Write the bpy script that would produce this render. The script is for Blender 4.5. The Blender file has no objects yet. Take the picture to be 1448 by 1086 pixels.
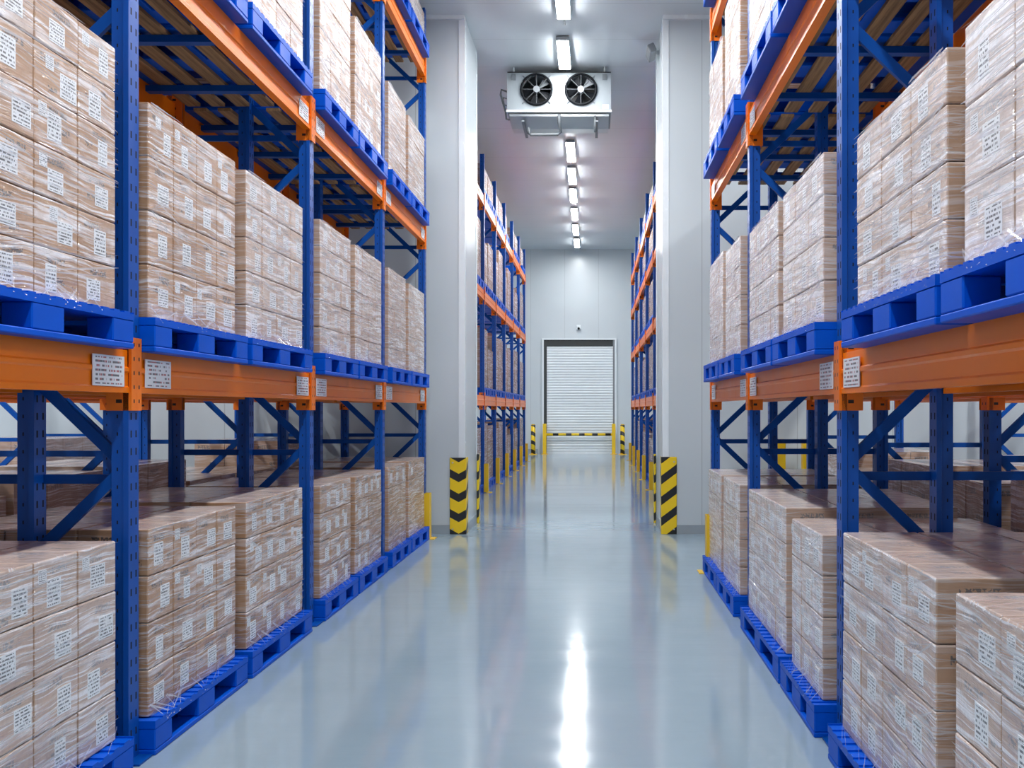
import bpy, bmesh, math, random
from mathutils import Vector, Matrix
random.seed(7)
S = bpy.context.scene
COL = S.collection
# ------------------------------------------------------------------ camera numbers
F, CX, CY, EYE = 1350.0, 840.0, 579.0, 1.5
def proj(x, y, z):
    y = max(y, 0.05)
    return CX + F * x / y, CY - F * (z - EYE) / y

# ------------------------------------------------------------------ mesh builder
class MB:
    def __init__(s): s.v, s.f, s.uv, s.mi = [], [], [], []
    def add(s, vs, fs, uvs=None, mi=0):
        o = len(s.v); s.v += [tuple(p) for p in vs]
        for k, f in enumerate(fs):
            s.f.append([i + o for i in f]); s.mi.append(mi)
            s.uv += uvs[k] if uvs else [(0, 0)] * len(f)
    def box(s, x0, x1, y0, y1, z0, z1, mi=0):
        vs = [(x0,y0,z0),(x1,y0,z0),(x1,y1,z0),(x0,y1,z0),(x0,y0,z1),(x1,y0,z1),(x1,y1,z1),(x0,y1,z1)]
        fs = [(3,2,1,0),(4,5,6,7),(0,1,5,4),(2,3,7,6),(1,2,6,5),(3,0,4,7)]
        q = [(0,0),(1,0),(1,1),(0,1)]
        s.add(vs, fs, [q]*6, mi); return s
    def prism(s, prof, axis, a, b, mi=0):
        """closed outline prof, pushed along axis from a to b; u runs 0..1 across each side"""
        n = len(prof)
        def P(p, t):
            return {'x': (t, p[0], p[1]), 'y': (p[0], t, p[1]), 'z': (p[0], p[1], t)}[axis]
        vs = [P(p, a) for p in prof] + [P(p, b) for p in prof]
        fs, uv = [], []
        for i in range(n):
            j = (i + 1) % n
            fs.append((i, j, n + j, n + i)); uv.append([(0, a), (1, a), (1, b), (0, b)])
        fs.append(tuple(range(n - 1, -1, -1))); uv.append([(5, 0)] * n)
        fs.append(tuple(range(n, 2 * n))); uv.append([(5, 0)] * n)
        s.add(vs, fs, uv, mi); return s
    def tube(s, pts, r, n=8, mi=0, closed=False):
        pts = [Vector(p) for p in pts]; m = len(pts); vs, fs = [], []
        for i, p in enumerate(pts):
            a = pts[(i - 1) % m] if (closed or i > 0) else p
            b = pts[(i + 1) % m] if (closed or i < m - 1) else p
            t = (b - a).normalized()
            up = Vector((0, 0, 1)) if abs(t.z) < 0.9 else Vector((0, 1, 0))
            u = t.cross(up).normalized(); w = u.cross(t)
            for k in range(n):
                an = 2 * math.pi * k / n
                vs.append(p + (u * math.cos(an) + w * math.sin(an)) * r)
        for i in range(m if closed else m - 1):
            for k in range(n):
                k2 = (k + 1) % n; i2 = (i + 1) % m
                fs.append((i*n + k, i*n + k2, i2*n + k2, i2*n + k))
        if not closed:
            fs.append(tuple(range(n - 1, -1, -1))); fs.append(tuple((m-1)*n + k for k in range(n)))
        s.add(vs, fs, None, mi); return s
    def plate(s, xs, ys, solid, z0, z1, mi=0):
        """a flat plate over a grid of cells, some of them left out, as one connected mesh"""
        idx, vs, fs = {}, [], []
        def V(i, j, k):
            if (i, j, k) not in idx:
                idx[(i, j, k)] = len(vs); vs.append((xs[i], ys[j], (z0, z1)[k]))
            return idx[(i, j, k)]
        ok = lambda i, j: 0 <= i < len(xs)-1 and 0 <= j < len(ys)-1 and solid(i, j)
        for i in range(len(xs)-1):
            for j in range(len(ys)-1):
                if not ok(i, j): continue
                fs.append((V(i,j,1), V(i+1,j,1), V(i+1,j+1,1), V(i,j+1,1)))
                fs.append((V(i,j+1,0), V(i+1,j+1,0), V(i+1,j,0), V(i,j,0)))
                if not ok(i, j-1): fs.append((V(i,j,0), V(i+1,j,0), V(i+1,j,1), V(i,j,1)))
                if not ok(i, j+1): fs.append((V(i+1,j+1,0), V(i,j+1,0), V(i,j+1,1), V(i+1,j+1,1)))
                if not ok(i-1, j): fs.append((V(i,j+1,0), V(i,j,0), V(i,j,1), V(i,j+1,1)))
                if not ok(i+1, j): fs.append((V(i+1,j,0), V(i+1,j+1,0), V(i+1,j+1,1), V(i+1,j,1)))
        s.add(vs, fs, None, mi); return s
    def mesh(s, name, mats, smooth=False):
        me = bpy.data.meshes.new(name); me.from_pydata(s.v, [], s.f)
        uv = me.uv_layers.new(name='UVMap')
        uv.data.foreach_set('uv', [c for p in s.uv for c in p])
        if any(s.mi): me.polygons.foreach_set('material_index', s.mi)
        for m in (mats if isinstance(mats, (list, tuple)) else [mats]): me.materials.append(m)
        if smooth: me.polygons.foreach_set('use_smooth', [True]*len(s.f))
        me.update(); return me

def link(name, me, parent=None, loc=(0,0,0), rot=None):
    o = bpy.data.objects.new(name, me); COL.objects.link(o)
    if parent: o.parent = parent
    o.location = loc
    if rot: o.rotation_euler = rot
    return o
def tag(o, label, cat, group=None):
    o['label'] = label; o['category'] = cat
    if group: o['group'] = group
    return o
def thing(name, label, cat, loc=(0,0,0), group=None):
    return tag(link(name, None, None, loc), label, cat, group)
def struct(name, me, parent=None, loc=(0,0,0)):
    o = link(name, me, parent, loc)
    o['kind'] = 'structure'
    return o
def bevel(me, w, seg=1, angle=40):
    bm = bmesh.new(); bm.from_mesh(me)
    es = [e for e in bm.edges if len(e.link_faces) == 2 and e.calc_face_angle(0) > math.radians(angle)]
    bmesh.ops.bevel(bm, geom=es, offset=w, segments=seg, affect='EDGES', profile=0.5)
    bm.to_mesh(me); bm.free(); return me

# ------------------------------------------------------------------ materials
class NT:
    def __init__(s, name):
        s.m = bpy.data.materials.new(name); s.m.use_nodes = True
        s.t = s.m.node_tree; s.b = s.t.nodes['Principled BSDF']
    def n(s, typ, ins=None, **props):
        d = s.t.nodes.new(typ)
        for k, v in props.items(): setattr(d, k, v)
        for k, v in (ins or {}).items(): s.set(d.inputs[k], v)
        return d
    def set(s, sock, v):
        if isinstance(v, bpy.types.NodeSocket): s.t.links.new(v, sock)
        else: sock.default_value = v
    def p(s, **kw):
        for k, v in kw.items():
            s.set(s.b.inputs[k.replace('_', ' ')], v)
        return s
    def math(s, op, a, b=0.0, c=0.0):
        d = s.t.nodes.new('ShaderNodeMath'); d.operation = op
        for i, v in enumerate((a, b, c)): s.set(d.inputs[i], v)
        return d.outputs[0]
    def mix(s, f, a, b):
        d = s.t.nodes.new('ShaderNodeMix'); d.data_type = 'RGBA'
        s.set(d.inputs['Factor'], f); s.set(d.inputs['A'], a); s.set(d.inputs['B'], b)
        return d.outputs['Result']
    def ramp(s, f, lo, hi, a=0.0, b=1.0):
        d = s.n('ShaderNodeMapRange', {'Value': f, 'From Min': lo, 'From Max': hi, 'To Min': a, 'To Max': b})
        return d.outputs[0]
    def noise(s, vec, scale, detail=2.0, rough=0.5):
        return s.n('ShaderNodeTexNoise', {'Vector': vec, 'Scale': scale, 'Detail': detail, 'Roughness': rough}).outputs['Fac']
    def mapping(s, vec, rot=(0,0,0), sc=(1,1,1), loc=(0,0,0)):
        return s.n('ShaderNodeMapping', {'Vector': vec, 'Rotation': rot, 'Scale': sc, 'Location': loc}).outputs[0]
    def pos(s): return s.n('ShaderNodeNewGeometry').outputs['Position']
    def obj(s): return s.n('ShaderNodeTexCoord').outputs['Object']
    def uv(s): return s.n('ShaderNodeUVMap').outputs[0]
    def xyz(s, v): return s.n('ShaderNodeSeparateXYZ', {0: v}).outputs
    def rnd(s): return s.n('ShaderNodeObjectInfo').outputs['Random']
    def bump(s, h, strength, dist=0.01):
        return s.n('ShaderNodeBump', {'Height': h, 'Strength': strength, 'Distance': dist}).outputs[0]

def rgb(r, g, b): return (r, g, b, 1.0)
def plain(name, col, rough=0.5, metal=0.0, coat=0.0, vary=0.06, spec=0.5):
    k = NT(name)
    nz = k.noise(k.obj(), 6.0, 3.0)
    dark = rgb(*[c * (1 - vary) for c in col]); lite = rgb(*[min(1, c * (1 + vary)) for c in col])
    k.p(Base_Color=k.mix(nz, dark, lite), Roughness=k.ramp(nz, 0.3, 0.7, rough * 0.9, min(1, rough * 1.1)), Metallic=metal, Coat_Weight=coat, Coat_Roughness=0.12, Specular_IOR_Level=spec)
    return k.m

M = {}
M['blue'] = plain('blue_paint', (0.0005, 0.066, 0.33), 0.42, spec=0.2)
M['orange'] = plain('orange_paint', (0.90, 0.20, 0.003), 0.33, spec=0.3)
M['pallet'] = plain('blue_plastic', (0.0001, 0.085, 0.56), 0.42, vary=0.12, spec=0.12)
M['yellow'] = plain('yellow_paint', (0.80, 0.50, 0.01), 0.4, 0.0, 0.1)
M['black'] = plain('black_rubber', (0.012, 0.012, 0.013), 0.5)
M['steel'] = plain('galvanised_steel', (0.55, 0.57, 0.58), 0.35, 0.8)
M['case'] = plain('white_sheet_metal', (0.29, 0.32, 0.34), 0.4, 0.0)
M['grey'] = plain('grey_metal', (0.20, 0.215, 0.23), 0.45, 0.3)
M['dark'] = plain('dark_fan_plastic', (0.005, 0.006, 0.008), 0.6, spec=0.12)
M['spoke'] = plain('fan_guard_wire', (0.07, 0.075, 0.08), 0.5, spec=0.3)
M['pipe'] = plain('pipe_lagging', (0.13, 0.14, 0.15), 0.5)

def upright_material():
    k = NT('blue_paint_punched')
    u, v, _ = k.xyz(k.uv())
    # u 0..1 aisle face with two columns of slots; u 2..3 side face with one column; elsewhere none
    cell = k.math('ABSOLUTE', k.math('SUBTRACT', k.math('FRACT', k.math('MULTIPLY', v, 1/0.075)), 0.5))
    tall = k.math('LESS_THAN', cell, 0.2)
    a = k.math('LESS_THAN', k.math('ABSOLUTE', k.math('SUBTRACT', k.math('ABSOLUTE', k.math('SUBTRACT', u, 0.5)), 0.24)), 0.065)
    b = k.math('LESS_THAN', k.math('ABSOLUTE', k.math('SUBTRACT', u, 2.5)), 0.06)
    small = k.math('LESS_THAN', cell, 0.1)
    hole = k.math('MAXIMUM', k.math('MULTIPLY', a, tall), k.math('MULTIPLY', b, small))
    nz = k.noise(k.pos(), 5.0, 3.0)
    blue = k.mix(nz, rgb(0.0005, 0.064, 0.34), rgb(0.001, 0.08, 0.41))
    k.p(Base_Color=k.mix(hole, blue, rgb(0.004, 0.006, 0.012)), Roughness=k.ramp(hole, 0, 1, 0.36, 0.8), Specular_IOR_Level=0.38)
    return k.m
M['upright'] = upright_material()

def connector_material():
    k = NT('orange_paint_bolted')
    u, v, _ = k.xyz(k.uv())
    cell = k.math('ABSOLUTE', k.math('SUBTRACT', k.math('FRACT', k.math('MULTIPLY', v, 1/0.06)), 0.5))
    hole = k.math('MULTIPLY', k.math('LESS_THAN', cell, 0.13), k.math('LESS_THAN', k.math('ABSOLUTE', k.math('SUBTRACT', u, 0.5)), 0.12))
    k.p(Base_Color=k.mix(hole, rgb(0.82, 0.18, 0.010), rgb(0.02, 0.012, 0.01)), Roughness=0.38, Specular_IOR_Level=0.35)
    return k.m
M['connector'] = connector_material()

def wood_material():
    k = NT('rough_pine')
    p = k.obj()
    g = k.noise(k.mapping(p, sc=(30, 1.5, 30)), 1.0, 5.0, 0.6)
    k.p(Base_Color=k.mix(k.ramp(g, 0.3, 0.7), rgb(0.12, 0.066, 0.028), rgb(0.42, 0.26, 0.12)), Roughness=0.75)
    return k.m
M['wood'] = wood_material()

def carton_material(name, film, HAZE_SHEEN):
    """corrugated board with printing, under clear stretch film that clings to it in slanting, slightly hazy bands, its white sheen painted in"""
    k = NT(name)
    uv = k.uv(); u, v, _ = k.xyz(uv); r = k.rnd(); p = k.pos()
    fib = k.noise(k.mapping(p, sc=(8, 8, 60)), 1.0, 3.0)
    board = k.mix(fib, rgb(0.33, 0.165, 0.072), rgb(0.45, 0.24, 0.112))
    tone = k.mix(r, rgb(0.32, 0.17, 0.08), rgb(0.48, 0.275, 0.145))
    board = k.mix(0.5, board, tone)
    # printed wording: two lines of dashes in the upper part of the face
    r2 = k.math('FRACT', k.math('MULTIPLY', r, 7.31))
    u0 = k.ramp(r2, 0, 1, 0.10, 0.42)
    inx = k.math('MULTIPLY', k.math('GREATER_THAN', u, u0), k.math('LESS_THAN', u, k.math('ADD', u0, 0.42)))
    iny = k.math('MULTIPLY', k.math('GREATER_THAN', v, 0.70), k.math('LESS_THAN', v, 0.84))
    glyph = k.noise(k.n('ShaderNodeCombineXYZ', {0: k.math('MULTIPLY', u, 34.0), 1: k.math('MULTIPLY', v, 16.0), 2: k.math('MULTIPLY', r, 90.0)}).outputs[0], 1.0, 1.0)
    ink = k.math('MULTIPLY', k.math('MULTIPLY', inx, iny), k.math('GREATER_THAN', glyph, 0.48))
    r3 = k.math('FRACT', k.math('MULTIPLY', r, 13.7))
    inx2 = k.math('LESS_THAN', k.math('ABSOLUTE', k.math('SUBTRACT', u, k.ramp(r3, 0, 1, 0.2, 0.85))), 0.10)
    iny2 = k.math('LESS_THAN', k.math('ABSOLUTE', k.math('SUBTRACT', v, k.ramp(r2, 0, 1, 0.14, 0.60))), 0.07)
    glyph2 = k.noise(k.n('ShaderNodeCombineXYZ', {0: k.math('MULTIPLY', u, 22.0), 1: k.math('MULTIPLY', v, 18.0), 2: k.math('MULTIPLY', r, 50.0)}).outputs[0], 1.0, 1.0)
    ink = k.math('MAXIMUM', ink, k.math('MULTIPLY', k.math('MULTIPLY', inx2, iny2), k.math('GREATER_THAN', glyph2, 0.5)))
    board = k.mix(k.math('MULTIPLY', ink, 0.92), board, rgb(0.045, 0.035, 0.03))
    # film
    warp = k.n('ShaderNodeVectorMath', {0: p, 1: k.n('ShaderNodeVectorMath', {0: k.n('ShaderNodeTexNoise', {'Vector': p, 'Scale': 2.6, 'Detail': 2.0}).outputs['Color'], 1: (0.07, 0.07, 0.07)}, operation='MULTIPLY').outputs[0]}, operation='ADD').outputs[0]
    s1 = k.noise(k.mapping(warp, rot=(0.16, 0, 0), sc=(2.2, 2.2, 48)), 1.0, 4.0, 0.62)
    s2 = k.noise(k.mapping(warp, rot=(-0.22, 0, 0), sc=(2.2, 2.2, 110)), 1.0, 3.0, 0.6)
    big = k.noise(warp, 5.0, 3.0)
    bands = k.math('MULTIPLY', k.ramp(s1, 0.50, 0.64), k.ramp(big, 0.34, 0.60, 0.12, 1.0))
    fine = k.math('MULTIPLY', k.ramp(s2, 0.56, 0.62), 0.8)
    milky_and_sheen = k.math('MULTIPLY', k.math('MAXIMUM', bands, fine), film)
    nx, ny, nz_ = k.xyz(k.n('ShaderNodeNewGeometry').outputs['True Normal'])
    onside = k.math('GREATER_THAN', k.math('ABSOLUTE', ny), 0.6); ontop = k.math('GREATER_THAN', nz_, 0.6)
    # reflected white painted in: full on aisle faces, cut on ends, even on tops
    milky_and_sheen = k.math('MINIMUM', k.math('ADD', milky_and_sheen, HAZE_SHEEN), 0.93)  # flat share: film haze plus reflected sheen painted into the base colour
    milky_and_sheen = k.math('MULTIPLY', milky_and_sheen, k.math('SUBTRACT', 1.0, k.math('MULTIPLY', onside, 0.6)))
    milky_and_sheen = k.math('ADD', k.math('MULTIPLY', milky_and_sheen, k.math('SUBTRACT', 1.0, k.math('MULTIPLY', ontop, 0.8))), k.math('MULTIPLY', ontop, 0.30))
    crumple = k.math('SUBTRACT', 1.0, k.math('MULTIPLY', ontop, 0.75))
    crinkle = k.math('ADD', k.math('MULTIPLY', s1, 0.9), k.math('ADD', k.math('MULTIPLY', s2, 0.5), k.noise(warp, 14.0, 3.0)))
    k.p(Base_Color=k.mix(milky_and_sheen, board, rgb(0.89, 0.88, 0.915)), Roughness=0.5, Coat_Weight=0.85, Coat_Roughness=0.10, Coat_IOR=1.5)
    k.set(k.b.inputs['Coat Normal'], k.bump(k.math('MULTIPLY', crinkle, crumple), 0.9, 0.022))
    k.set(k.b.inputs['Normal'], k.bump(k.math('MULTIPLY', crinkle, crumple), 0.12, 0.006))
    return k.m
M['carton'] = carton_material('carton_with_faint_sheen', 0.9, 0.05)
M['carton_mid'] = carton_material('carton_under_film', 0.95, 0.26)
M['carton_heavy'] = carton_material('carton_with_strong_sheen', 1.0, 0.43)  # stronger reflected sheen painted into the colour
M['carton_white'] = carton_material('carton_with_white_sheen', 1.0, 0.16)  # lamp sheen of upper and far loads painted into the colour

def sticker_material(name, red=False):
    k = NT(name)
    u, v, _ = k.xyz(k.uv()); r = k.rnd()
    row = k.math('MULTIPLY', v, 7.0)
    line = k.math('LESS_THAN', k.math('ABSOLUTE', k.math('SUBTRACT', k.math('FRACT', row), 0.5)), 0.24)
    cell = k.n('ShaderNodeCombineXYZ', {0: k.math('MULTIPLY', u, 14.0), 1: k.math('MULTIPLY', k.math('FLOOR', row), 3.7), 2: k.math('MULTIPLY', r, 60.0)}).outputs[0]
    glyph = k.noise(cell, 1.0, 1.0)
    ink = k.math('MULTIPLY', line, k.math('GREATER_THAN', glyph, 0.47))
    inside = k.math('MULTIPLY', k.math('LESS_THAN', k.math('ABSOLUTE', k.math('SUBTRACT', u, 0.5)), 0.43), k.math('LESS_THAN', k.math('ABSOLUTE', k.math('SUBTRACT', v, 0.5)), 0.44))
    ink = k.math('MULTIPLY', ink, inside)
    c = rgb(0.04, 0.04, 0.05)
    if red:
        pick = k.math('GREATER_THAN', k.noise(k.mapping(k.uv(), sc=(9, 5, 1)), 1.0, 0.0), 0.55)
        c = k.mix(pick, c, rgb(0.45, 0.05, 0.05))
    k.p(Base_Color=k.mix(k.math('MULTIPLY', ink, 0.85), rgb(0.82, 0.84, 0.87), c), Roughness=0.4, Coat_Weight=0.4, Coat_Roughness=0.15)
    return k.m
M['sticker'] = sticker_material('printed_sticker')
M['beam_label'] = sticker_material('printed_location_label', True)

def film_material():
    k = NT('clear_stretch_film')
    k.p(Base_Color=rgb(0.92, 0.92, 0.95), Roughness=0.16, Alpha=0.46, Specular_IOR_Level=0.9, Coat_Weight=0.8, Coat_Roughness=0.08)
    return k.m
M['film'] = film_material()

def wall_material(name, axis, pitch=1.15, col=(0.53, 0.575, 0.60)):
    k = NT(name)
    p = k.pos(); c = k.xyz(p)[axis]
    d = k.math('ABSOLUTE', k.math('SUBTRACT', k.math('FRACT', k.math('ADD', k.math('MULTIPLY', c, 1/pitch), 0.37)), 0.5))
    seam = k.math('LESS_THAN', d, 0.0045)
    nz = k.noise(p, 1.3, 3.0)
    base = k.mix(nz, rgb(*[x * 0.97 for x in col]), rgb(*[x * 1.03 for x in col]))
    k.p(Base_Color=k.mix(seam, base, rgb(*[x * 0.72 for x in col])), Roughness=0.28)
    k.set(k.b.inputs['Normal'], k.bump(k.math('ADD', nz, k.math('MULTIPLY', seam, -1.0)), 0.05, 0.02))
    return k.m
M['wall_x'] = wall_material('cold_room_panel', 0)
M['wall_y'] = wall_material('cold_room_panel_side', 1)
M['ceil'] = wall_material('ceiling_panel', 1, 1.1, (0.62, 0.655, 0.685))

def floor_material():
    k = NT('sealed_resin_floor')
    p = k.pos()
    nz = k.noise(p, 0.8, 5.0, 0.6); st = k.noise(k.mapping(p, sc=(0.5, 3.0, 1)), 1.4, 4.0, 0.6); fine = k.noise(p, 40, 3.0)
    base = k.mix(k.ramp(nz, 0.3, 0.7), rgb(0.25, 0.34, 0.405), rgb(0.30, 0.39, 0.455))
    k.p(Base_Color=base, Roughness=k.ramp(st, 0.3, 0.7, 0.07, 0.13), Specular_IOR_Level=0.8)
    k.set(k.b.inputs['Normal'], k.bump(k.math('ADD', st, k.math('MULTIPLY', fine, 0.04)), 0.09, 0.02))
    return k.m
M['floor'] = floor_material()
M['skirt'] = plain('grey_cove_skirting', (0.30, 0.34, 0.37), 0.4)
M['trim'] = plain('white_corner_flashing', (0.74, 0.78, 0.80), 0.25)
M['shutter'] = plain('white_shutter_slats', (0.70, 0.74, 0.76), 0.35)
M['gap'] = plain('dark_door_seal', (0.03, 0.035, 0.035), 0.6)

def stripe_material(name, slope, period=0.26, chevron=False, horizontal=False, shift=0.0):
    k = NT(name)
    x, y, z = k.xyz(k.obj())
    across = k.math('ADD', x, y)
    if chevron: across = k.math('ABSOLUTE', k.math('ADD', across, 0.09))
    along = x if horizontal else z
    t = along if horizontal else k.math('ADD', along, k.math('MULTIPLY', across, slope))
    s = k.math('LESS_THAN', k.math('FRACT', k.math('MULTIPLY', k.math('ADD', t, shift), 1/period)), 0.42)
    k.p(Base_Color=k.mix(s, rgb(0.84, 0.56, 0.01), rgb(0.015, 0.015, 0.016)), Roughness=0.35)
    return k.m
M['stripe'] = stripe_material('hazard_stripes', -0.75, 0.25, shift=0.12)
M['stripe_v'] = stripe_material('hazard_chevrons', -0.55, 0.24, True, shift=0.095)
M['stripe_bar'] = stripe_material('hazard_bands', 0, 0.44, horizontal=True)
M['stripe_post'] = stripe_material('hazard_post_bands', 0.5, 0.3)

def lamp_material():
    k = NT('lit_diffuser')
    k.p(Base_Color=rgb(0.9, 0.9, 0.9), Emission_Color=rgb(0.95, 0.98, 1.0), Emission_Strength=LAMP)
    return k.m
LAMP = 108.0
M['lamp'] = lamp_material()

# ------------------------------------------------------------------ the room
WY0, WY1 = 11.5, 12.7                # near and far face of the dividing wall
OXL, OXR = -1.56, 0.83               # sides of the opening in it
ENDY = 32.4
XL, XR, YB = -10.6, 10.2, -4.5
def ceil_z(y): return 6.24 if y < 12 else 6.24 + 0.034 * (y - 12)
def quad(name, pts, mat):
    b = MB(); b.add(pts, [(0, 1, 2, 3)]); return struct(name, b.mesh(name, M[mat]))
b = MB().box(XL, XR, YB, ENDY, -0.2, 0.0); struct('floor', b.mesh('floor', M['floor']))
b = MB(); zc = ceil_z(ENDY)
b.prism([(YB, 6.24), (12, 6.24), (ENDY, zc), (ENDY, zc + 0.2), (YB, zc + 0.2)], 'x', XL, XR)
struct('ceiling', b.mesh('ceiling', M['ceil']))
b = MB().box(XL, XR, ENDY, ENDY + 0.2, -0.2, zc + 0.2); struct('wall_back', b.mesh('wall_back', M['wall_x']))
b = MB().box(XL, XR, YB - 0.2, YB, -0.2, zc + 0.2); struct('wall_front', b.mesh('wall_front', M['wall_x']))
b = MB().box(XL - 0.2, XL, YB, ENDY, -0.2, zc + 0.2); struct('wall_left', b.mesh('wall_left', M['wall_y']))
b = MB().box(XR, XR + 0.2, YB, ENDY, -0.2, zc + 0.2); struct('wall_right', b.mesh('wall_right', M['wall_y']))
for nm, x0, x1, xe, sg in (('left', XL, OXL, OXL, 1), ('right', OXR, XR, OXR, -1)):
    w = struct('wall_divider_' + nm, MB().box(x0, x1, WY0, WY1, 0, 6.28).mesh('divider', M['wall_x']))
    # grey cove along the foot, on the near face and round the end
    b = MB()
    a, c = (x0, xe) if sg > 0 else (xe, x1)
    b.prism([(a, WY0), (c, WY0), (c, WY1), (xe + sg*0.012 if sg < 0 else xe, WY1)] if False else
            ([(x0, WY0), (x0, WY0 - 0.012), (xe + 0.012, WY0 - 0.012), (xe + 0.012, WY1 + 0.012), (xe, WY1 + 0.012), (xe, WY0)] if sg > 0 else
             [(x1, WY0), (xe, WY0), (xe, WY1 + 0.012), (xe - 0.012, WY1 + 0.012), (xe - 0.012, WY0 - 0.012), (x1, WY0 - 0.012)]), 'z', 0.0, 0.11)
    struct('baseboard_' + nm, b.mesh('cove', M['skirt']))
    # white flashing folded round both vertical corners and along the head
    for n, yy, d in ((1, WY0, 1), (2, WY1, -1)):
        b = MB(); t = 0.006
        b.prism([(xe + sg*t, yy - d*t), (xe + sg*t, yy + d*0.07), (xe, yy + d*0.07), (xe, yy), (xe - sg*0.07, yy), (xe - sg*0.07, yy - d*t)], 'z', 0.11, 6.23)
        struct('trim_%d' % (n + (0 if sg > 0 else 2)), b.mesh('flashing', M['trim']))
    b = MB(); b.box(x0, xe, WY0 - 0.04, WY0, 6.19, 6.24) if sg > 0 else b.box(xe, x1, WY0 - 0.04, WY0, 6.19, 6.24)
    struct('trim_%d' % (5 if sg > 0 else 6), b.mesh('cornice', M['trim']))
b = MB().box(XL, -1.9, ENDY - 0.03, ENDY, 0, 0.16).box(0.95, XR, ENDY - 0.03, ENDY, 0, 0.16)
struct('baseboard_back', b.mesh('cove', M['skirt']))

# roller door in the end wall
DX0, DX1, DZ = -1.70, 0.70, 3.86
d = struct('door_1', None, None, ((DX0 + DX1)/2, ENDY, 0))
hw = (DX1 - DX0)/2
b = MB(); pr = []
n = 40; z = 0.06
for i in range(n):
    z0 = 0.06 + (DZ - 0.22 - 0.06) * i / n; hgt = (DZ - 0.28) / n
    pr += [(-0.03, z0), (-0.045, z0 + hgt*0.3), (-0.045, z0 + hgt*0.75), (-0.03, z0 + hgt*0.95)]
pr += [(-0.015, DZ - 0.22), (-0.015, 0.06)]
b.prism(pr[::-1], 'x', -hw + 0.10, hw - 0.06); link('shutter', b.mesh('shutter', M['shutter']), d)
link('bottom_rail', MB().box(-hw + 0.1, hw - 0.06, -0.055, -0.01, 0.0, 0.06).mesh('rail', M['trim']), d)
link('shutter_roll', MB().box(-hw, hw, -0.05, -0.006, DZ - 0.22, DZ).mesh('roll', M['gap']), d)
link('guide_rail', MB().box(-hw, -hw + 0.10, -0.06, -0.004, 0, DZ).mesh('guide', M['gap']), d)
link('guide_rail', MB().box(hw - 0.06, hw, -0.06, -0.004, 0, DZ).mesh('guide', M['grey']), d)
b = MB(); b.plate([-hw - 0.06, -hw, hw, hw + 0.06], [0, DZ, DZ + 0.05], lambda i, j: not (i == 1 and j == 0), 0.0, 0.09)
me = b.mesh('frame', M['trim'])
for v in me.vertices: v.co = (v.co.x, -v.co.z, v.co.y)
me.flip_normals()
link('door_frame', me, d)
s = thing('motion_detector', 'small white motion detector on end wall above the roller door', 'sensor', (-0.52, ENDY, 4.2))
link('housing', bevel(MB().box(-0.08, 0.08, -0.1, 0, 0.0, 0.16).mesh('housing', M['trim']), 0.02, 2), s)
link('lens', MB().tube([(0, -0.1, 0.05), (0, -0.13, 0.03)], 0.04, 10).mesh('lens', M['dark']), s)

# barrier in front of the door
t = thing('safety_barrier', 'yellow and black swing bar with two yellow posts across the roller door', 'barrier', (-0.5, ENDY - 0.35, 0))
for sx in (-1, 1):
    link('post', bevel(MB().box(sx*1.16 - 0.06, sx*1.16 + 0.06, -0.06, 0.06, 0.012, 1.02).mesh('post', M['yellow']), 0.01), t)
    link('base_plate', MB().box(sx*1.16 - 0.11, sx*1.16 + 0.11, -0.11, 0.11, 0.0, 0.012).mesh('plate', M['yellow']), t)
link('bar', MB().tube([(-1.1, 0, 0.66), (1.1, 0, 0.66)], 0.045, 10).mesh('bar', M['stripe_bar'], True), t)
for x, lab in ((-2.03, 'left'), (0.95, 'right')):
    t = thing('bollard', 'yellow and black striped bollard standing %s of the roller door' % lab, 'bollard', (x, ENDY - 0.55, 0), 'striped bollards by the roller door')
    link('post', MB().tube([(0, 0, 0.015), (0, 0, 0.98)], 0.075, 16).mesh('post', M['stripe_post'], True), t)
    link('base_plate', MB().box(-0.13, 0.13, -0.13, 0.13, 0, 0.015).mesh('plate', M['yellow']), t)
    link('cap', MB().tube([(0, 0, 0.98), (0, 0, 1.0), (0, 0, 1.01)], 0.06, 16).mesh('cap', M['yellow']), t)

# striped corner guards on the opening
def corner_guard(x, y, sx, sy, w, h, mat, label, k=0.022):
    t = thing('corner_guard', label, 'corner guard', (x, y, 0), 'hazard striped corner guards on the wall opening')
    b = MB()
    pr = [(sx*k, -sy*k), (sx*k, sy*w), (0.013*sx, sy*w), (0.013*sx, -sy*0.013), (-sx*w, -sy*0.013), (-sx*w, -sy*k)]
    b.prism(pr, 'z', 0.0, h)
    link('angle', bevel(b.mesh('angle', M[mat]), 0.004), t)
    for zz in (0.06, h - 0.06):
        link('fixing_bolt', MB().tube([(-sx*w*0.8, -sy*k, zz), (-sx*w*0.8, -sy*(k + 0.006), zz)], 0.01, 8).mesh('bolt', M['steel']), t)
corner_guard(OXL, WY0, 1, 1, 0.175, 0.92, 'stripe_v', 'yellow and black wavy-chevron corner guard, near corner of left wall end')
corner_guard(OXR, WY0, -1, 1, 0.165, 0.93, 'stripe', 'yellow and black diagonal-striped corner guard, near corner of right wall end')
corner_guard(OXL, WY1, 1, -1, 0.10, 0.91, 'stripe', 'narrow striped corner guard, far corner of left wall end', 0.04)
corner_guard(OXR, WY1, -1, -1, 0.10, 0.91, 'stripe', 'narrow striped corner guard, far corner of right wall end', 0.04)

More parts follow.
